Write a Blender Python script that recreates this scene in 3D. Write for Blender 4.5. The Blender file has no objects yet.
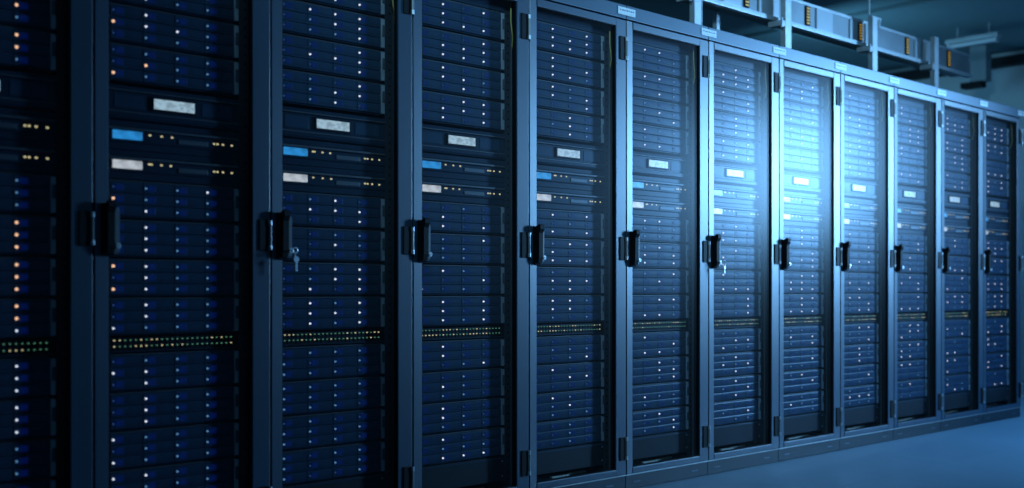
import bpy, bmesh, math, random
from mathutils import Vector
random.seed(7)
sc = bpy.context.scene
COL = sc.collection
PI = math.pi

# ------------------------------------------------------------------ camera
# world: X runs along the cabinet row, Y = 0 is the plane of the doors (+Y into the cabinets), Z up
FPX = 1107.0
CAM = Vector((-1.335, -3.269, 0.90))
FWD = Vector((0.6808, 0.7325, 0.0)).normalized()
RGT = Vector((FWD.y, -FWD.x, 0.0))
cd = bpy.data.cameras.new('camera')
cam = bpy.data.objects.new('camera', cd); COL.objects.link(cam)
cam.location = CAM
cam.rotation_euler = (PI / 2, 0, -math.atan2(FWD.x, FWD.y))
cd.sensor_width = 36.0
cd.lens = 36.0 * FPX / 1024.0
cd.shift_y = 45.0 / 1024.0
cd.clip_start = 0.05
cd.dof.use_dof = True
cd.dof.focus_distance = 4.7
cd.dof.aperture_fstop = 1.6
sc.camera = cam

# ------------------------------------------------------------------ world, lamps, exposure
w = bpy.data.worlds.new('room_ambient'); sc.world = w; w.use_nodes = True
w.node_tree.nodes['Background'].inputs['Color'].default_value = (0.10, 0.36, 0.75, 1)
w.node_tree.nodes['Background'].inputs['Strength'].default_value = 0.10

def area(name, loc, target, sx, sy, power, color, spread=180):
    l = bpy.data.lights.new(name, 'AREA'); l.shape = 'RECTANGLE'; l.size = sx; l.size_y = sy
    l.energy = power; l.color = color; l.spread = math.radians(spread)
    o = bpy.data.objects.new(name, l); COL.objects.link(o); o.location = loc
    o.rotation_euler = (Vector(target) - Vector(loc)).to_track_quat('-Z', 'Y').to_euler()
    return o
# bright lamp at the far end of the aisle: its sheen shows on the middle cabinets
area('aisle_end_lamp', (9.4, -3.7, 2.25), (4.0, 0.0, 1.66), 0.7, 1.2, 47, (0.20, 0.53, 1.0), 42)
# unseen fill lights added over the aisle
area('aisle_fill', (5.4, -2.2, 3.05), (5.6, -0.6, 1.2), 1.6, 0.5, 11, (0.14, 0.48, 1.0), 130)  # added for general blue fill
area('floor_fill', (6.6, -1.9, 3.05), (6.6, -1.9, 0.0), 1.8, 0.8, 64, (0.11, 0.44, 1.0), 110)  # added fill that brightens the floor
area('upper_left_fill', (-0.4, -2.3, 3.12), (4.6, 0.6, 2.5), 0.8, 0.3, 26, (0.30, 0.70, 1.0), 90)  # added light from the left, brightens the posts and busway

sc.view_settings.view_transform = 'Standard'
sc.view_settings.look = 'None'
sc.view_settings.gamma = 1.0
sc.view_settings.use_curve_mapping = False
sc.view_settings.exposure = 0.0
sc.cycles.max_bounces = 8
sc.cycles.transparent_max_bounces = 24
sc.cycles.use_denoising = True

area('wall_ceiling_fill', (7.0, 1.9, 2.50), (9.3, 1.6, 3.0), 0.6, 0.6, 10, (0.20, 0.62, 1.0))  # added fill brightening the far wall and ceiling, no fitting there

# ------------------------------------------------------------------ materials
def mat(name, color, rough=0.5, metal=0.0, spec=0.5, noise=None, bump=None, emit=None, estr=0.0):
    m = bpy.data.materials.new(name); m.use_nodes = True
    nt = m.node_tree; b = nt.nodes['Principled BSDF']
    b.inputs['Base Color'].default_value = (*color, 1)
    b.inputs['Roughness'].default_value = rough
    b.inputs['Metallic'].default_value = metal
    b.inputs['Specular IOR Level'].default_value = spec
    if emit:
        b.inputs['Emission Color'].default_value = (*emit, 1)
        b.inputs['Emission Strength'].default_value = estr
    if noise:
        scale, amt = noise
        tc = nt.nodes.new('ShaderNodeTexCoord'); n = nt.nodes.new('ShaderNodeTexNoise')
        n.inputs['Scale'].default_value = scale; n.inputs['Detail'].default_value = 4
        nt.links.new(tc.outputs['Object'], n.inputs['Vector'])
        r = nt.nodes.new('ShaderNodeValToRGB')
        r.color_ramp.elements[0].position = 0.3; r.color_ramp.elements[1].position = 0.7
        r.color_ramp.elements[0].color = (*[c * (1 - amt) for c in color], 1)
        r.color_ramp.elements[1].color = (*[min(1, c * (1 + amt)) for c in color], 1)
        nt.links.new(n.outputs['Fac'], r.inputs['Fac']); nt.links.new(r.outputs['Color'], b.inputs['Base Color'])
    if bump:
        scale, st = bump
        tc = nt.nodes.new('ShaderNodeTexCoord'); n = nt.nodes.new('ShaderNodeTexNoise')
        n.inputs['Scale'].default_value = scale
        nt.links.new(tc.outputs['Object'], n.inputs['Vector'])
        bp = nt.nodes.new('ShaderNodeBump'); bp.inputs['Strength'].default_value = st; bp.inputs['Distance'].default_value = 0.001
        nt.links.new(n.outputs['Fac'], bp.inputs['Height']); nt.links.new(bp.outputs['Normal'], b.inputs['Normal'])
    return m

M = {}
M['frame'] = mat('powder_coated_steel', (0.022, 0.050, 0.088), 0.39, 0.0, 0.95, noise=(3, .08), bump=(220, .25))
M['fascia'] = mat('fascia_steel', (0.065, 0.11, 0.16), 0.40, 0.1, 0.6, noise=(2, .08))
M['plinth'] = mat('plinth_steel', (0.03, 0.04, 0.05), 0.45, 0.1, 0.5, noise=(4, .1))
M['inner'] = mat('inner_black_steel', (0.022, 0.023, 0.025), 0.6, 0.0, 0.2, noise=(5, .1))
M['rail'] = mat('rack_rail_steel', (0.035, 0.037, 0.04), 0.5, 0.0, 0.3, noise=(8, .1))
M['black'] = mat('black_plastic', (0.006, 0.006, 0.007), 0.6, 0, 0.2, noise=(20, .1))
M['grip'] = mat('handle_face_plastic', (0.22, 0.23, 0.24), 0.35, 0.2, 0.5, noise=(20, .1))
M['chrome'] = mat('chrome', (0.85, 0.87, 0.9), 0.35, 0.5, 0.5, noise=(30, .05))
M['knuckle'] = mat('hinge_zinc', (0.55, 0.57, 0.6), 0.4, 0.7, 0.5, noise=(30, .08))
M['label'] = mat('label_plate', (0.85, 0.88, 0.9), 0.5, 0, 0.4, noise=(90, .14))
M['chassis'] = mat('server_chassis', (0.022, 0.038, 0.058), 0.34, 0.0, 0.09, noise=(6, .12))
M['drive'] = mat('drive_front', (0.034, 0.062, 0.096), 0.34, 0.0, 0.09, noise=(14, .12))
M['lip'] = mat('server_lid_edge', (0.10, 0.105, 0.11), 0.45, 0.1, 0.3, noise=(14, .12))
M['ear'] = mat('server_ear', (0.48, 0.50, 0.52), 0.42, 0.3, 0.5, noise=(14, .12))
M['tab'] = mat('release_tab_led_glow', (0.024, 0.038, 0.07), 0.34, 0, 0.09, noise=(60, .2), emit=(0.0, 0.05, 0.60), estr=0.065)  # blue emission paints the status light glow onto the tab
M['slot'] = mat('dark_slot', (0.006, 0.006, 0.007), 0.7, 0, 0.2, noise=(30, .1))
M['galv'] = mat('galvanised_steel', (0.46, 0.49, 0.51), 0.45, 0.35, 0.5, noise=(9, .18))
M['trunk'] = mat('busway_aluminium', (0.24, 0.27, 0.29), 0.45, 0.2, 0.5, noise=(2.5, .2))
M['trunkl'] = mat('busway_cover_light', (0.42, 0.45, 0.48), 0.45, 0.2, 0.5, noise=(3, .1))
M['wall'] = mat('painted_wall', (0.55, 0.62, 0.64), 0.8, 0, 0.2, noise=(1.2, .08))
M['duct'] = mat('dark_painted_duct', (0.24, 0.29, 0.31), 0.6, 0.1, 0.3, noise=(4, .1))
M['yellow'] = mat('yellow_cable', (0.55, 0.40, 0.10), 0.5, 0, 0.4, noise=(30, .1))
M['pale'] = mat('pale_floor_strip', (0.78, 0.74, 0.58), 0.7, 0, 0.3, noise=(120, .25))
M['amber'] = mat('amber_mark_glow', (0.85, 0.55, 0.06), 0.5, 0, 0.4, noise=(60, .1), emit=(1.0, .50, .06), estr=0.30)  # glow added so the amber shows under the blue lamps
M['tube'] = mat('white_diffuser', (0.6, 0.63, 0.66), 0.4, 0, 0.4, noise=(10, .05))

def led(name, col, s): return mat(name, (0.02, 0.02, 0.02), 0.3, 0, 0.5, noise=(200, .1), emit=col, estr=s)
M['O'] = led('warm_status_light', (1.0, 0.55, 0.33), 1.15)
M['W'] = led('white_status_light', (0.80, 0.86, 1.0), 1.05)
M['c'] = led('cyan_status_light', (0.20, 0.52, 0.95), 0.42)
M['d'] = led('dim_status_light', (0.06, 0.18, 0.60), 0.25)
M['gy'] = led('yellow_port_light', (1.0, 0.85, 0.45), 0.62)
M['gg'] = led('green_port_light', (0.25, 0.75, 0.45), 0.30)

def screen(name, col, s, scale):
    m = mat(name, (0.05, 0.05, 0.05), 0.3)
    nt = m.node_tree; b = nt.nodes['Principled BSDF']
    tc = nt.nodes.new('ShaderNodeTexCoord'); mp = nt.nodes.new('ShaderNodeMapping'); n = nt.nodes.new('ShaderNodeTexNoise')
    mp.inputs['Scale'].default_value = (scale, scale, scale * 1.8)
    n.inputs['Scale'].default_value = 1.0; n.inputs['Detail'].default_value = 5
    r = nt.nodes.new('ShaderNodeValToRGB')
    r.color_ramp.elements[0].position = 0.38; r.color_ramp.elements[0].color = (*[c * 0.62 for c in col], 1)
    r.color_ramp.elements[1].position = 0.55; r.color_ramp.elements[1].color = (*col, 1)
    nt.links.new(tc.outputs['Object'], mp.inputs['Vector']); nt.links.new(mp.outputs['Vector'], n.inputs['Vector'])
    nt.links.new(n.outputs['Fac'], r.inputs['Fac']); nt.links.new(r.outputs['Color'], b.inputs['Emission Color'])
    b.inputs['Emission Strength'].default_value = s
    return m
M['lcd'] = screen('pale_lcd_screen', (0.50, 0.72, 0.85), 0.72, 60)
M['lcd_blue'] = screen('blue_lcd_screen', (0.03, 0.35, 0.85), 0.75, 25)
M['lcd_white'] = screen('white_lcd_screen', (0.75, 0.80, 0.85), 0.70, 25)

def glass():
    m = bpy.data.materials.new('smoked_door_glass'); m.use_nodes = True
    nt = m.node_tree; nt.nodes.clear()
    out = nt.nodes.new('ShaderNodeOutputMaterial'); mix = nt.nodes.new('ShaderNodeMixShader')
    tr = nt.nodes.new('ShaderNodeBsdfTransparent'); tr.inputs['Color'].default_value = (0.93, 0.95, 0.97, 1)
    gl = nt.nodes.new('ShaderNodeBsdfGlossy'); gl.inputs['Roughness'].default_value = 0.28
    mix.inputs['Fac'].default_value = 0.009; nt.links.new(tr.outputs['BSDF'], mix.inputs[1])
    nt.links.new(gl.outputs['BSDF'], mix.inputs[2]); nt.links.new(mix.outputs['Shader'], out.inputs['Surface'])
    return m
M['glass'] = glass()

def floor_mat():
    m = mat('vinyl_floor', (0.24, 0.34, 0.42), 0.42, 0, 0.5)
    nt = m.node_tree; b = nt.nodes['Principled BSDF']
    tc = nt.nodes.new('ShaderNodeTexCoord'); n = nt.nodes.new('ShaderNodeTexNoise'); n.inputs['Scale'].default_value = 1.6
    n.inputs['Detail'].default_value = 6
    br = nt.nodes.new('ShaderNodeTexBrick')
    br.offset = 0; br.inputs['Scale'].default_value = 1.0; br.inputs['Brick Width'].default_value = 0.6
    br.inputs['Row Height'].default_value = 0.6; br.inputs['Mortar Size'].default_value = 0.0015
    br.inputs['Color1'].default_value = (0.24, 0.34, 0.42, 1); br.inputs['Color2'].default_value = (0.225, 0.32, 0.40, 1)
    br.inputs['Mortar'].default_value = (0.20, 0.25, 0.28, 1)
    mx = nt.nodes.new('ShaderNodeMixRGB'); mx.blend_type = 'MULTIPLY'; mx.inputs['Fac'].default_value = 0.25
    nt.links.new(tc.outputs['Object'], n.inputs['Vector']); nt.links.new(tc.outputs['Object'], br.inputs['Vector'])
    nt.links.new(br.outputs['Color'], mx.inputs['Color1']); nt.links.new(n.outputs['Fac'], mx.inputs['Color2'])
    nt.links.new(mx.outputs['Color'], b.inputs['Base Color'])
    return m
M['floor'] = floor_mat()

def ceil_mat():
    m = mat('dark_ceiling', (0.10, 0.14, 0.15), 0.75, 0, 0.2)
    nt = m.node_tree; b = nt.nodes['Principled BSDF']
    tc = nt.nodes.new('ShaderNodeTexCoord'); n = nt.nodes.new('ShaderNodeTexNoise'); n.inputs['Scale'].default_value = 0.9
    r = nt.nodes.new('ShaderNodeValToRGB')
    r.color_ramp.elements[0].color = (0.17, 0.25, 0.27, 1); r.color_ramp.elements[1].color = (0.22, 0.31, 0.33, 1)
    nt.links.new(tc.outputs['Object'], n.inputs['Vector']); nt.links.new(n.outputs['Fac'], r.inputs['Fac'])
    nt.links.new(r.outputs['Color'], b.inputs['Base Color'])
    return m
M['ceiling'] = ceil_mat()

# ------------------------------------------------------------------ mesh helpers
class MB:
    """collects shapes into one mesh; each shape may have its own material"""
    def __init__(self): self.bm = bmesh.new(); self.mats = []
    def mi(self, m):
        if m not in self.mats: self.mats.append(m)
        return self.mats.index(m)
    def box(self, x0, x1, y0, y1, z0, z1, m, bev=0.0):
        b = bmesh.new(); bmesh.ops.create_cube(b, size=1.0)
        for v in b.verts:
            v.co = Vector(((x0 + x1) / 2 + v.co.x * (x1 - x0), (y0 + y1) / 2 + v.co.y * (y1 - y0), (z0 + z1) / 2 + v.co.z * (z1 - z0)))
        if bev > 0: bmesh.ops.bevel(b, geom=list(b.edges), offset=bev, segments=2, affect='EDGES', profile=0.6)
        return self._add(b, m)
    def prism(self, pts, axis, a, c, m):
        """extrude a 2D outline along an axis: axis 'x' takes (y, z), 'z' takes (x, y), 'y' takes (x, z)"""
        b = bmesh.new()
        f = {'x': lambda p, t: (t, p[0], p[1]), 'y': lambda p, t: (p[0], t, p[1]), 'z': lambda p, t: (p[0], p[1], t)}[axis]
        v0 = [b.verts.new(f(p, a)) for p in pts]; v1 = [b.verts.new(f(p, c)) for p in pts]
        n = len(pts); b.faces.new(v0); b.faces.new(list(reversed(v1)))
        for i in range(n): b.faces.new((v0[i], v1[i], v1[(i + 1) % n], v0[(i + 1) % n]))
        bmesh.ops.recalc_face_normals(b, faces=b.faces)
        return self._add(b, m)
    def cyl(self, p, q, r, m, seg=14, r2=None):
        p, q = Vector(p), Vector(q); d = q - p
        b = bmesh.new(); bmesh.ops.create_cone(b, cap_ends=True, segments=seg, radius1=r, radius2=r if r2 is None else r2, depth=d.length)
        rot = d.to_track_quat('Z', 'Y').to_matrix().to_4x4()
        for v in b.verts: v.co = rot @ v.co + (p + q) / 2
        return self._add(b, m)
    def tube(self, pts, r, m, seg=8):
        b = bmesh.new(); rings = []
        pts = [Vector(p) for p in pts]
        for i, p in enumerate(pts):
            t = (pts[min(i + 1, len(pts) - 1)] - pts[max(i - 1, 0)]).normalized()
            u = t.cross(Vector((0.31, 0.9, 0.2))).normalized(); v = t.cross(u)
            rings.append([b.verts.new(p + r * (math.cos(a) * u + math.sin(a) * v)) for a in [2 * PI * k / seg for k in range(seg)]])
        for a, c in zip(rings, rings[1:]):
            for k in range(seg): b.faces.new((a[k], a[(k + 1) % seg], c[(k + 1) % seg], c[k]))
        b.faces.new(rings[0]); b.faces.new(rings[-1])
        bmesh.ops.recalc_face_normals(b, faces=b.faces)
        return self._add(b, m)
    def _add(self, b, m):
        k = self.mi(m); mp = {}
        for v in b.verts: mp[v] = self.bm.verts.new(v.co)
        for f in b.faces:
            g = self.bm.faces.new([mp[v] for v in f.verts]); g.material_index = k
        b.free(); return self
    def mesh(self, name):
        me = bpy.data.meshes.new(name); self.bm.to_mesh(me); self.bm.free()
        for m in self.mats: me.materials.append(M[m])
        return me

def obj(name, me, parent=None, loc=(0, 0, 0), kind=None):
    o = bpy.data.objects.new(name, me); COL.objects.link(o); o.location = loc
    if parent: o.parent = parent
    if kind: o['kind'] = kind
    return o
def tag(o, label, cat, group=None):
    o['label'] = label; o['category'] = cat
    if group: o['group'] = group
    return o
def root(name, label, cat, loc, group=None):
    return tag(obj(name, None, None, loc), label, cat, group)

# ------------------------------------------------------------------ layout from the photograph
W = 0.6                       # cabinet width
KS = list(range(-1, 11))      # cabinets: -1 is cut off by the left edge of the picture
ORD = ['first', 'second', 'third', 'fourth', 'fifth', 'sixth', 'seventh', 'eighth', 'ninth', 'tenth', 'eleventh', 'twelfth', 'thirteenth']
def cabname(k): return 'leftmost cabinet' if k == -1 else ORD[k + 1] + ' cabinet from the left'
DOOR0, DOOR1 = 0.072, 2.098   # door bottom and top
GL0, GL1 = 0.100, 2.066       # glass bottom and top

# ------------------------------------------------------------------ the room
mb = MB(); mb.box(-5, 9.9, -6.5, 3.2, -0.10, 0.0, 'floor'); obj('floor', mb.mesh('floor'), kind='structure')
mb = MB(); mb.box(-5, 9.9, -6.5, 3.2, 3.25, 3.35, 'ceiling')
obj('ceiling', mb.mesh('ceiling'), kind='structure')
mb = MB()
for x in (2.4, 4.8, 7.2): mb.box(x, x + 0.045, -6.5, 3.2, 3.215, 3.25, 'ceiling', 0.004)
for y in (-2.2, 0.2, 2.3): mb.box(-5, 9.75, y, y + 0.045, 3.205, 3.25, 'ceiling', 0.004)
obj('trim_1', mb.mesh('ceiling_rails'), kind='structure')
mb = MB(); mb.box(9.75, 9.9, -6.5, 3.2, 0, 3.25, 'wall'); obj('wall_right', mb.mesh('wall_right'), kind='structure')
mb = MB(); mb.box(-5, 9.75, 3.05, 3.2, 0, 3.25, 'wall'); obj('wall_back', mb.mesh('wall_back'), kind='structure')

# ------------------------------------------------------------------ cabinet meshes
def cabinet_meshes():
    g = 0.0015
    R = {}
    G = 0.0032
    mb = MB()   # shell: side sheets, back, top, bottom tray and four corner uprights
    mb.box(0.004, 0.014, 0.03, 1.0, 0.075, 2.10, 'inner'); mb.box(W - 0.014, W - 0.004, 0.03, 1.0, 0.075, 2.10, 'inner')
    mb.box(0.014, W - 0.014, 0.985, 1.0, 0.075, 2.10, 'inner')
    mb.box(0.004, W - 0.004, 0.03, 1.0, 2.10, 2.150, 'inner')
    mb.box(0.014, W - 0.014, 0.032, 0.985, 0.075, 0.088, 'rail', 0.002)
    for x0 in (0.016, W - 0.046):
        for y0 in (0.10, 0.94): mb.box(x0, x0 + 0.030, y0, y0 + 0.03, 0.088, 2.10, 'rail', 0.002)
    R['body'] = mb.mesh('cabinet_body')
    mb = MB()   # fascia above the door
    mb.box(g, W - g, 0.0, 0.03, 2.104, 2.166, 'fascia', 0.003)
    R['fascia'] = mb.mesh('cabinet_fascia')
    mb = MB(); mb.box(g, W - g, 0.006, 0.05, 0.004, 0.066, 'plinth', 0.002); mb.box(g, W - g, 0.012, 0.99, 0.0, 0.07, 'plinth')
    for x in (0.05, 0.47): mb.box(x, x + .05, 0.003, 0.008, 0.03, 0.035, 'fascia', 0.001)
    mb.box(g, W - g, 0.001, 0.012, 0.0660, 0.0700, 'ear', 0.001)  # pale strip paints the highlight along the plinth top
    R['plinth'] = mb.mesh('cabinet_plinth')
    mb = MB()   # mounting rails at the front, with their row of square holes
    for x0, x1 in ((0.034, 0.060), (0.514, 0.552)):
        mb.box(x0, x1, 0.062, 0.066, 0.09, 2.09, 'rail', 0.001)
        mb.box(x0 if x0 < .3 else x1 - .004, x0 + .004 if x0 < .3 else x1, 0.066, 0.10, 0.09, 2.09, 'rail')
        xc = 0.047 if x0 < .3 else 0.538
        z = 0.12
        while z < 2.06: mb.box(xc - .004, xc + .004, 0.0612, 0.063, z - .004, z + .004, 'slot'); z += 0.0301
    mb.box(0.5525, 0.556, 0.056, 0.066, 0.09, 2.09, 'lip', 0.001)  # pale strip paints the lit edge of the rail
    R['rails'] = mb.mesh('mounting_rails')
    mb = MB(); mb.box(0.0615, 0.508, 0.054, 0.0612, 2.0275, 2.075, 'chassis', .001); mb.box(0.07, 0.50, 0.0525, 0.055, 2.045, 2.049, 'drive', .001)  # added strip carries the hazy sheen up to the glass top
    R['topsheen'] = mb.mesh('top_sheen_strip')
    # door frame: four rails with a raised inner lip
    mb = MB(); d0, d1 = 0.0, 0.022
    mb.prism([(G, d1), (G, .0015), (G + .0015, 0), (.0445, .003), (.046, .0045), (.046, d1)], 'z', DOOR0, DOOR1, 'frame')
    mb.box(0.531, W - G, d0, d1, DOOR0, DOOR1, 'frame', 0.0025)
    mb.box(0.0455, 0.5315, d0 + .0003, d1, GL1, DOOR1, 'frame', 0.0025)
    mb.box(0.0455, 0.5315, d0 + .0003, d1, DOOR0, GL0, 'frame', 0.0025)
    R['door'] = mb.mesh('door_frame')
    mb = MB()   # black gasket round the glass
    a, b_, c, e = 0.044, 0.533, GL0 - .002, GL1 + .002
    mb.box(a, a + .005, .006, .020, c, e, 'black'); mb.box(b_ - .005, b_, .006, .020, c, e, 'black')
    mb.box(a + .005, b_ - .005, .006, .020, c, c + .005, 'black'); mb.box(a + .005, b_ - .005, .006, .020, e - .005, e, 'black')
    R['gasket'] = mb.mesh('glass_gasket')
    mb = MB(); mb.box(0.0492, 0.5278, 0.009, 0.014, GL0 + .0032, GL1 - .0032, 'glass'); R['glass'] = mb.mesh('glass_pane')
    mb = MB()   # hinge: black leaf beside a lighter knuckle with two bright ends, origin at the seam
    mb.box(-0.046, -0.0125, -0.005, 0.0, -0.052, 0.052, 'black', 0.0015)
    mb.cyl((-0.006, -0.0065, -0.050), (-0.006, -0.0065, 0.050), 0.0055, 'grip')
    for s in (-1, 1):
        mb.cyl((-0.006, -0.0065, s * 0.050), (-0.006, -0.0065, s * 0.034), 0.0066, 'knuckle')
    R['hinge'] = mb.mesh('hinge')
    mb = MB()   # swing handle base
    mb.prism([(0.0045, -.080), (-.006, -.080), (-.010, -.072), (-.010, .068), (-.006, .078), (.0045, .078)], 'x', -0.020, 0.014, 'black')
    mb.prism([(0.0045, -.074), (-.007, -.074), (-.012, -.066), (-.012, .058), (-.007, .066), (.0045, .066)], 'x', 0.014, 0.032, 'grip')
    R['hbase'] = mb.mesh('handle_base')
    mb = MB()   # lever: tapered grip, thick at the top, hooked
    mb.prism([(-.0102, -.066), (-.020, -.072), (-.025, -.050), (-.026, .050), (-.034, .066), (-.033, .082), (-.022, .086), (-.0102, .078)], 'x', -0.010, 0.012, 'black')
    R['lever'] = mb.mesh('handle_lever')
    mb = MB()
    mb.cyl((0.023, -.0122, -.050), (0.023, -.024, -.050), 0.0085, 'chrome', 20); mb.cyl((0.023, -.024, -.050), (0.023, -.026, -.050), 0.0065, 'chrome', 20)
    mb.box(0.022, 0.024, -.0266, -.0255, -.054, -.046, 'slot')
    R['lock'] = mb.mesh('lock_cylinder')
    mb = MB()
    mb.box(-0.058, 0.058, -0.0030, 0.0, -0.017, 0.017, 'label', 0.001)
    for i in range(7):
        x = -0.046 + i * 0.014
        mb.box(x, x + 0.008 + 0.003 * (i % 2), -0.0034, -0.002, 0.001, 0.006, 'fascia')
    R['label'] = mb.mesh('label_plate')
    mb = MB(); mb.box(0.0, 0.105, 0, 0.016, 0, 0.006, 'pale', 0.001); R['floorstrip'] = mb.mesh('floor_strip')  # pale strips on the cabinet floor
    mb = MB()
    pts = [(0.548, 0.050, 2.085), (0.540, 0.046, 2.06), (0.534, 0.040, 2.03), (0.530, 0.036, 1.99), (0.536, 0.036, 1.95), (0.548, 0.044, 1.925), (0.556, 0.056, 1.90),
           (0.560, 0.075, 1.84)]
    mb.tube(pts, 0.0028, 'yellow'); R['cable'] = mb.mesh('ground_cable')
    return R
CM = cabinet_meshes()

def make_cabinet():
    r = root('server_cabinet', '', 'cabinet', (0, 0, 0), 'glass door server cabinets in one row')
    obj('cabinet_body', CM['body'], r); obj('top_fascia', CM['fascia'], r); obj('plinth', CM['plinth'], r); obj('mounting_rails', CM['rails'], r); obj('sheen_strip', CM['topsheen'], r)
    d = obj('door', CM['door'], r)
    obj('glass_pane', CM['glass'], d); obj('gasket', CM['gasket'], d)
    obj('handle_base', CM['hbase'], d, (0.042, 0, 1.080)); obj('handle_lever', CM['lever'], d, (0.042, 0, 1.080))
    obj('lock_cylinder', CM['lock'], d, (0.042, 0, 1.080))
    for z in (1.97, 1.08, 0.19): obj('hinge', CM['hinge'], d, (W, 0, z))
    obj('label_plate', CM['label'], r, (W, -0.0006, 2.136))
    obj('floor_strip', CM['floorstrip'], r, (0.22, 0.088, 0.088)); obj('floor_strip', CM['floorstrip'], r, (0.345, 0.104, 0.088))
    obj('grounding_cable', CM['cable'], r)
    return r
def copy_tree(o, parent=None):
    c = o.copy(); COL.objects.link(c); c.parent = parent
    for ch in o.children: copy_tree(ch, c)
    return c

CABLAB = {
    -1: 'dark glass-door server cabinet cut off by the left edge of the picture',
    0: 'dark glass-door server cabinet, nearest one with all four drive columns showing',
    1: 'dark glass-door server cabinet with silver keys hanging from its door handle',
    2: 'blue-lit glass-door server cabinet, fourth from the left, right of the one with keys',
    3: 'blue-lit glass-door server cabinet, fifth from the left, three drive columns showing',
    4: 'blue-lit glass-door server cabinet, sixth from the left, left of the glaring ones',
    5: 'brightly lit glass-door server cabinet with a small key in its handle',
    6: 'brightly lit glass-door server cabinet, eighth from the left, its display glowing white',
    7: 'brightly lit glass-door server cabinet, ninth from the left, just right of the brightest glare',
    8: 'blue glass-door server cabinet, tenth from the left, below the rightmost post',
    9: 'narrow-looking distant server cabinet, eleventh from the left',
    10: 'distant dark server cabinet at the right edge of the picture'}
proto = make_cabinet()
for i, k in enumerate(KS):
    c = proto if i == 0 else copy_tree(proto)
    c.location = (k * W, 0, 0); c['label'] = CABLAB[k]

# ------------------------------------------------------------------ servers
SX0, SX1 = 0.0715, 0.4905       # span of the drive bays
DP = (SX1 - SX0) / 4          # drive pitch
ROW = 0.0355
H3 = 3 * ROW
def server_meshes():
    R = {}
    mb = MB()   # chassis, with the lid edge standing proud over the drives
    mb.box(0.062, 0.506, 0.067, 0.70, -H3 / 2 - .003, H3 / 2 + .003, 'chassis')
    mb.box(0.064, 0.504, 0.056, 0.070, H3 / 2 + .0005, H3 / 2 + .0045, 'lip', 0.0008)  # paler lip paints the highlight along the lid edge
    mb.box(0.064, 0.504, 0.058, 0.070, -H3 / 2 - .0045, -H3 / 2 - .0005, 'chassis', 0.0008)
    R['chassis'] = mb.mesh('server_chassis')
    mb = MB()   # right ear with a latch
    mb.box(0, 0.015, 0.048, 0.0608, -H3 / 2, H3 / 2, 'ear', 0.002)
    mb.box(0.003, 0.014, 0.044, 0.050, -0.012, 0.030, 'lip', 0.002)
    R['ear'] = mb.mesh('rack_ear')
    mb = MB(); mb.box(0, 0.010, 0.052, 0.0608, -H3 / 2, H3 / 2, 'chassis', 0.002); R['earl'] = mb.mesh('left_rack_ear')
    mb = MB()   # drive front: rounded nose, latch bar, release tab with the blue light glow put on it
    h = ROW - 0.0016; w_ = DP - 0.002
    prof = [(0.067, -h / 2), (0.0535, -h / 2), (0.0524, -h / 2 + .0015), (0.0522, 0.0), (0.0526, h / 2 - .004), (0.0540, h / 2), (0.067, h / 2)]
    mb.prism(prof, 'x', 0.0, w_, 'drive')
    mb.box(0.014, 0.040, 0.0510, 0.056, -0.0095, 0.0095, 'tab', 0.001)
    mb.box(0.046, w_ - .006, 0.0512, 0.056, -0.0085, -0.007, 'chassis')
    R['drive'] = mb.mesh('drive_front')
    for c in 'OWcd':
        mb = MB()
        r_ = {'O': .0054, 'W': .0042, 'c': .0040, 'd': .0036}[c]
        mb.cyl((0.0075, 0.0475, 0), (0.0075, 0.0545, 0), r_ * .7, c, 10, r_)
        R[c] = mb.mesh('status_light_' + {'O': 'warm', 'W': 'white', 'c': 'cyan', 'd': 'dim'}[c])
    return R
SM = server_meshes()
UP = [1.600, 1.722, 1.844, 1.967]         # upper servers, nearest the display unit first
MID = [1.179, 1.057, 0.935, 0.8145]
LOW = [0.641, 0.521, 0.401, 0.281]
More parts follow.
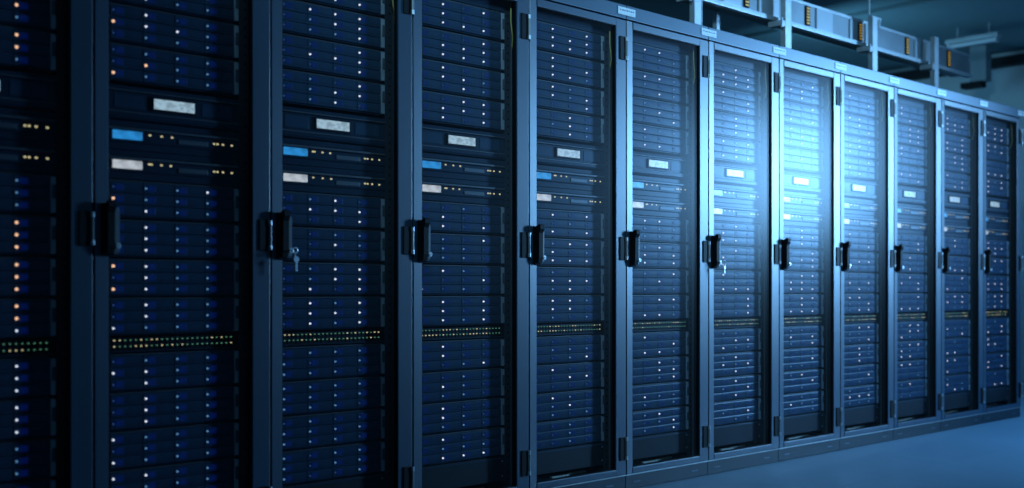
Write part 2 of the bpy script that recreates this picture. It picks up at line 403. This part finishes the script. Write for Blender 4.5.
# status lights read off the photograph for the near cabinets: rows top to bottom, columns left to right
PAT = {
 (-1, 'U1'): 'ccOOccOOcccc', (-1, 'U0'): 'ccOOccWOcccc', (-1, 'M0'): 'cccccccccccc', (-1, 'M1'): 'cccOcccOcccO', (-1, 'M2'): 'cccOcccOcccO', (-1, 'M3'): 'cccOcccOcccW',
 (-1, 'L0'): 'cccWcccWcccW', (-1, 'L1'): 'cccWcccWcccW', (-1, 'L2'): 'cccccccccccc', (-1, 'L3'): 'cccccccccccc',
 (0, 'U2'): 'dccddccddWcc', (0, 'U1'): 'dWdcOWWcdccc', (0, 'U0'): 'dcccdOccOccc', (0, 'M0'): 'dccWOcccdWcc', (0, 'M1'): 'dWccdWccdWcc', (0, 'M2'): 'OWccdWccOWcc', (0, 'M3'): 'dWccdWccWccc',
 (0, 'L0'): 'dcccWWccdWcc', (0, 'L1'): 'dWccdWccdWcc', (0, 'L2'): 'WcccdcccWccc', (0, 'L3'): 'WWcccccccccc',
 (1, 'U2'): 'dWWWdcWWdccW', (1, 'U1'): 'dddWdWWWdddW', (1, 'U0'): 'dcdWdcWWdcWd', (1, 'M0'): 'dcWddWWWdddW', (1, 'M1'): 'ddccddWcdddd', (1, 'M2'): 'dcWWdcWWdWdW', (1, 'M3'): 'dWcWdWWWdWcW',
 (2, 'U3'): 'dWdWdWdddWWW', (2, 'U2'): 'dddWdWWWdWWW', (2, 'U1'): 'dWdddWWcddWc', (2, 'U0'): 'ddWWdWWWdWdW', (2, 'M0'): 'ddcddWddWWdW'.replace('WWdW', 'dWdW'), (2, 'M1'): 'dcdWdccddccd', (2, 'M2'): 'dWcdddWdWdcd'.replace('ddWd', 'dddW'), (2, 'M3'): 'dWdWdWdWdWcW',
 (2, 'L0'): 'dWddWcddddcW'.replace('WcddddcW', 'dWddddcW'), (2, 'L1'): 'ddcdWdcddccd'.replace('Wdcd', 'dWcd'), (2, 'L2'): 'dWddWcddcccd'.replace('Wcdd', 'dWcd'),
 (3, 'U3'): 'dWdWdWWWdWWW', (3, 'U2'): 'dWddWWdWdWWc', (3, 'U1'): 'dWcddWcWdddW', (3, 'U0'): 'ddWddcWcddWc',
}
def pattern(k, key):
    p = PAT.get((k, key))
    if p and len(p) == 12: return p
    if key[0] == 'L' and k in (1,): return ''.join(random.choice('cccd') for _ in range(12))
    q = 0.42 if key[0] != 'L' else 0.28
    return ''.join('W' if (u := random.random()) < q else ('c' if u < q + .25 else 'd') for _ in range(12))

def make_server(pat):
    r = root('storage_server', '', 'server', (0, 0, 0))
    obj('chassis', SM['chassis'], r); e = obj('ear', SM['ear'], r, (SX1 + 0.001, 0, 0)); obj('ear', SM['earl'], r, (0.0605, 0, 0))
    for i in range(3):
        for j in range(4):
            d = obj('drive', SM['drive'], r, (SX0 + 0.002 + j * DP, 0, (1 - i) * ROW)); obj('status_light', SM[pat[i * 4 + j]], d)
    return r
def in_frame(x, y, z):
    d = Vector((x, y, z)) - CAM; Z = d.dot(FWD); px = 512 + FPX * d.dot(RGT) / Z; py = 289 - FPX * d.z / Z
    return -25 < px < 1030 and -12 < py < 500
where = {'U': 'above the display unit', 'M': 'below the slim units', 'L': 'below the port panel'}
gname = {'U': 'storage servers above the display units', 'M': 'storage servers below the slim units', 'L': 'storage servers below the port panels'}
for k in KS:
    for sec, zs in (('U', UP), ('M', MID), ('L', LOW)):
        for i, z in enumerate(zs):
            if not in_frame(k * W + 0.5, 0.06, z): continue
            s = make_server(pattern(k, sec + str(i))); s.location = (k * W, 0, z)
            pos = ('directly ' if i == 0 else ORD[i] + ' ') + where[sec]
            tag(s, f'black twelve-drive storage server, {pos}, {cabname(k)}', 'server', gname[sec])

# display unit, slim units, port panel, blank panel
mb = MB(); mb.box(0.062, 0.506, 0.067, 0.60, -.050, .050, 'chassis')
mb.prism([(0.068, -.052), (0.050, -.052), (0.046, -.044), (0.046, -.030), (0.052, -.026), (0.052, .032), (0.046, .036), (0.048, .050), (0.068, .052)], 'x', 0.0625, 0.508, 'chassis')
mb.box(0.062, 0.506, 0.044, 0.052, .034, .038, 'lip', 0.001); mb.box(0.062, 0.506, 0.044, 0.052, -.033, -.029, 'lip', .001)
mb.box(0.084, 0.180, 0.0505, 0.054, -.018, .024, 'drive', .001); mb.box(0.376, 0.480, 0.0505, 0.054, -.018, .024, 'drive', .001)
DU_body = mb.mesh('display_unit_housing')
mb = MB(); mb.box(0.203, 0.354, 0.046, 0.053, -.019, .026, 'black', .0015); DU_bezel = mb.mesh('screen_bezel')
mb = MB(); mb.box(0.210, 0.347, 0.0445, 0.0475, -.012, .020, 'lcd', .0005); DU_scr = mb.mesh('screen')
mb = MB()
for a_, b_ in ((-.0447, -.0225), (.0270, .0447)): mb.box(0.0625, 0.508, 0.0545, 0.0605, a_, b_, 'chassis', .001)  # added strips close the gaps so the hazy sheen runs on
FP = mb.mesh('sheen_fillers')
def slim_meshes(kind):
    mb = MB(); mb.box(0.062, 0.506, 0.067, 0.60, -.020, .020, 'chassis')
    mb.prism([(0.068, -.022), (0.052, -.022), (0.050, -.018), (0.050, .012), (0.044, .016), (0.044, .024), (0.068, .026)], 'x', 0.0625, 0.508, 'chassis')
    mb.box(0.064, 0.504, 0.0425, 0.050, .0165, .0235, 'lip', .001)
    mb.box(0.292, 0.396, 0.0470, 0.052, -.014, .002, 'lip', .002)
    b = mb.mesh('slim_unit_housing')
    mb = MB(); mb.box(0.078, 0.172, 0.0455, 0.052, -.013, .013, kind, .0008); s = mb.mesh('slim_unit_screen')
    return b, s
SL = [slim_meshes('lcd_blue'), slim_meshes('lcd_white')]
lm = {}
for n_, c in (('y', 'gy'), ('g', 'gg')):
    mb = MB(); mb.box(-.0040, .0040, 0.0455, 0.051, -.0028, .0028, c, .0008); lm[n_] = mb.mesh('indicator_light_' + n_)
mb = MB(); mb.box(-.0026, .0026, 0.0455, 0.050, -.0018, .0018, 'gy', .0005); lm['py'] = mb.mesh('port_light_yellow')
mb = MB(); mb.box(-.0024, .0024, 0.0455, 0.050, -.0016, .0016, 'gg', .0005); lm['pg'] = mb.mesh('port_light_green')
mb = MB(); mb.box(0.062, 0.506, 0.067, 0.45, -.022, .022, 'chassis'); mb.box(0.0625, 0.508, 0.052, 0.068, -.022, .022, 'black', .0015)
for r_ in (-1, 1):
    for j in range(24):
        x = 0.078 + j * 0.0172
        mb.box(x, x + .0125, .0500, .0525, r_ * .0095 - .0060, r_ * .0095 + .0035, 'slot', .0006)
mb.box(0.064, 0.504, 0.050, 0.056, -.0215, -.0195, 'drive'); PN = mb.mesh('port_panel_housing')
mb = MB(); mb.box(0.0625, 0.508, 0.056, 0.061, -.050, .050, 'inner', .0015); mb.box(0.064, 0.504, 0.0545, 0.058, .040, .044, 'drive', .001)
for x in (.068, .500):
    for z in (-.03, .03): mb.cyl((x, .0565, z), (x, .0540, z), .003, 'knuckle', 10)
BL = mb.mesh('blank_panel')
for k in KS:
    x0 = k * W
    if in_frame(x0 + .5, .06, 1.478):
        u = root('display_unit', f'rack display unit with a small pale screen, {cabname(k)}', 'display unit', (x0, 0, 1.478), 'display units')
        obj('housing', DU_body, u); b = obj('screen_bezel', DU_bezel, u); obj('screen', DU_scr, b)
    for q, z in enumerate((1.376, 1.285)):
        u = root('slim_unit', ('upper slim rack unit with a blue' if q == 0 else 'lower slim rack unit with a whitish') + f' screen, {cabname(k)}', 'network unit', (x0, 0, z), ('upper' if q == 0 else 'lower') + ' slim units')
        obj('housing', SL[q][0], u); obj('screen', SL[q][1], u); obj('filler_strip', FP, u)
        for x in (0.196, 0.203, 0.236, 0.268) if (k + q) % 2 else (0.198, 0.237, 0.272): obj('indicator_light', lm['y'], u, (x, .0035, .006))
        for x in (0.418, 0.430, 0.450, 0.482): obj('indicator_light', lm['y'], u, (x, .0035, -.001))
    u = root('port_panel', f'black port panel with two rows of tiny green lights, {cabname(k)}', 'network switch', (x0, 0, 0.727), 'port panels with tiny lights')
    obj('housing', PN, u)
    for r_ in (-1, 1):
        for j in range(24):
            pr = (0.62 if j < 9 else 0.12) if k in (-1, 0) else 0.34
            obj('port_light', lm['py' if random.random() < pr else 'pg'], u, (0.084 + j * 0.0172, .0035, r_ * .0095 + .0050))
    if in_frame(x0 + .3, .06, 0.19):
        tag(obj('blanking_panel', BL, None, (x0, 0, 0.170)), f'plain dark blanking panel under the lowest server, {cabname(k)}', 'panel', 'blanking panels')

# keys in the locks of two doors
def key_mesh(double):
    mb = MB()
    mb.box(-.0045, .0045, -.046, -.034, -.0012, .0012, 'chrome')
    n = 18   # bow of the key standing in the lock
    for i in range(n):
        a0, a1 = 2 * PI * i / n, 2 * PI * (i + 1) / n
        mb.cyl((.009 * math.cos(a0), -.053 , .009 * math.sin(a0)), (.009 * math.cos(a1), -.053, .009 * math.sin(a1)), .0024, 'chrome', 8)
    mb.cyl((0, -.046, 0), (0, -.053, -.008), .0022, 'chrome', 8)
    for i in range(n):   # split ring
        a0, a1 = 2 * PI * i / n, 2 * PI * (i + 1) / n
        mb.cyl((.0 + .003 * math.cos(a0), -.053 + .008 * math.cos(a0), -.016 + .010 * math.sin(a0)), (.003 * math.cos(a1), -.053 + .008 * math.cos(a1), -.016 + .010 * math.sin(a1)), .0011, 'chrome', 6)
    if double:
        mb.cyl((.005, -.054, -.030), (.005, -.051, -.030), .0105, 'chrome', 18)
        mb.box(.0015, .0085, -.0535, -.0515, -.070, -.036, 'chrome', .0006)
        for i in range(3): mb.box(.008, .0105, -.0535, -.0515, -.068 + i * .008, -.064 + i * .008, 'chrome')
    else:
        mb.cyl((.003, -.054, -.026), (.003, -.051, -.026), .008, 'chrome', 18)
        mb.box(.0005, .0055, -.0535, -.0515, -.055, -.030, 'chrome', .0006)
    return mb.mesh('keys')
tag(obj('keys', key_mesh(True), None, (1 * W + .065, .0075, 1.030)), 'silver keys hanging from the door handle lock, third cabinet from the left', 'key')
tag(obj('keys', key_mesh(False), None, (5 * W + .065, .0075, 1.030)), 'small key hanging in the door handle of the seventh cabinet from the left', 'key')

# ------------------------------------------------------------------ busway and its posts above the cabinets
def ray(px, py, y=None, z=None, x=None):
    d = FWD + RGT * ((px - 512) / FPX) + Vector((0, 0, 1)) * ((289 - py) / FPX)
    t = (y - CAM.y) / d.y if y is not None else ((z - CAM.z) / d.z if z is not None else (x - CAM.x) / d.x)
    return CAM + d * t
PY = 0.37      # face of the posts
posts = [ray(p, 20, y=PY).x for p in (699.3, 789.4, 876.0, 937.6)]
TY = PY + 0.10
zb = ray(790, 24.5, y=TY).z; zt = ray(858.6, 19.0, y=TY).z
xend = ray(969.5, 70, y=TY).x
print('posts', posts, 'trunk z', zb, zt, 'end', xend)
ptops = [3.20, 3.20, ray(876, 17.5, y=PY).z, ray(937.6, 37.5, y=PY).z]
PL = ['galvanised post standing on the cabinets, leftmost of the four', 'galvanised post on the cabinets, second of four from the left',
      'galvanised post on the cabinets, third of four from the left', 'galvanised post on the cabinets, rightmost of the four']
for i, x in enumerate(posts):
    r = root('support_post', PL[i], 'post', (x, PY, 2.1515), 'posts holding the busway')
    h = ptops[i] - 2.15
    mb = MB()
    mb.box(-.040, .016, 0, .004, 0, h, 'galv', .001); mb.box(-.040, -.036, .004, .034, 0, h, 'galv'); mb.box(.012, .016, .004, .034, 0, h, 'galv')
    mb.box(.016, .044, .026, .034, 0, h, 'galv', .001); mb.box(.040, .044, .014, .026, 0, h, 'galv')
    mb.box(-.045, .045, -.02, .085, 0, .006, 'galv', .001)
    obj('channel', mb.mesh('post_channel'), r)
    mb = MB(); mb.box(-.085, -.0405, .0, .09, zb - 2.15 - .062, zb - 2.15 - .030, 'galv', .003)
    mb.box(-.089, -.081, -.01, .0, zb - 2.15 - .075, zb - 2.15 - .02, 'galv'); obj('bracket_arm', mb.mesh('bracket_arm'), r)
    if i == 2:
        mb = MB(); mb.box(-.03, .09, .01, .04, h - .002, h + .010, 'galv', .002); mb.cyl((.07, .02, h - .06), (.07, .02, h + .0), .012, 'galv')
        obj('top_bracket', mb.mesh('top_bracket'), r)
        mb = MB(); mb.cyl((-.05, .02, h + .012), (-.05, .02, 3.25 - 2.15), .006, 'galv'); obj('threaded_rod', mb.mesh('threaded_rod'), r)

bw = root('busway', 'long pale metal busway carried on posts above the cabinets', 'busway', (0, TY, zb))
x_a = ray(560, 0, y=TY).x
H = zt - zb
mb = MB(); mb.box(x_a, xend, 0, .14, 0.012, H, 'trunk', .004); mb.box(x_a, xend, -.004, .004, H - .016, H, 'galv', .002)
obj('casing', mb.mesh('busway_casing'), bw)
mb = MB(); mb.box(x_a, xend - .02, -.028, .012, -.016, .012, 'galv', .004); obj('bottom_rail', mb.mesh('busway_bottom_rail'), bw)
# light cover plates and dark joints
for pa, pb in ((722, 740), (758, 778), (815.5, 831.5), (849, 851.5), (864.5, 868), (914, 919.5), (925, 931)):
    a, b = ray(pa, 30, y=TY).x, ray(pb, 30, y=TY).x
    mb = MB(); mb.box(a, b, -.010, 0.004, .018, H - .018, 'trunkl', .003); obj('cover_plate', mb.mesh('cover_plate'), bw)
for p, z in ((746, 0), (807, 0), (859.6, 0), (906.5, 0), (948, 0)):
    x = ray(p, 30, y=TY).x
    mb = MB(); mb.box(x - .022, x + .022, -.010, .002, .14 * H, .86 * H, 'black', .002)
    n = 6; st = .66 * H / n
    for j in range(n): mb.box(x - .017, x + .014, -.0125, -.009, .17 * H + j * st + .22 * st, .17 * H + j * st + st * .66, 'amber', .001)
    obj('socket_strip', mb.mesh('socket_strip'), bw)

# far duct box at the end of the busway
dx = 9.05
pl, pr = ray(969.5, 60, x=dx), ray(986, 80, x=dx)
r = root('duct_box', 'dark grey box hanging from the ceiling at the far end of the busway', 'duct', (dx, pr.y, 0))
mb = MB(); mb.box(0, .12, 0, pl.y - pr.y, pr.z, 3.21, 'duct', .006); obj('casing', mb.mesh('duct_casing'), r)
mb = MB(); mb.box(-.02, .10, .04, ray(961, 80, x=dx).y - pr.y, pr.z - .055, pr.z, 'black', .006); obj('bottom_outlet', mb.mesh('duct_outlet'), r)

# thin hanging rod behind the first post
x = ray(714, 15, y=.62).x
mb = MB(); mb.box(x, x + .03, .60, .63, 2.15, 3.25, 'galv', .002)
tag(obj('hanger_rod', mb.mesh('hanger_rod')), 'thin upright strut just right of the leftmost post', 'strut')

# unlit ceiling batten lamp
a = ray(944, 45, z=3.10); b = ray(1003, 38.5, z=3.10)
r = root('ceiling_lamp', 'unlit white tube lamp under the ceiling beyond the rightmost post', 'lamp', ((a.x + b.x) / 2, min(a.y, b.y), 3.06))
L = abs(b.y - a.y)
mb = MB(); mb.box(-.05, .05, 0, L, .05, .085, 'galv', .004); obj('lamp_body', mb.mesh('lamp_body'), r)
mb = MB(); mb.cyl((0, .03, .03), (0, L - .03, .03), .02, 'tube', 16); obj('lamp_tube', mb.mesh('lamp_tube'), r)
mb = MB()
for y in (.02, L - .03): mb.box(-.03, .03, y, y + .02, 0.005, .05, 'tube', .002)
obj('tube_holder', mb.mesh('tube_holder'), r)
mb = MB()
for y in (.2 * L, .8 * L): mb.cyl((0, y, .08), (0, y, .19), .006, 'galv')
obj('hanging_rods', mb.mesh('lamp_rods'), r)

# dark beam along the top of the far wall
mb = MB(); mb.box(9.62, 9.75, -6.5, 3.05, 3.10, 3.19, 'inner', .004); obj('trim_2', mb.mesh('wall_beam'), kind='structure')
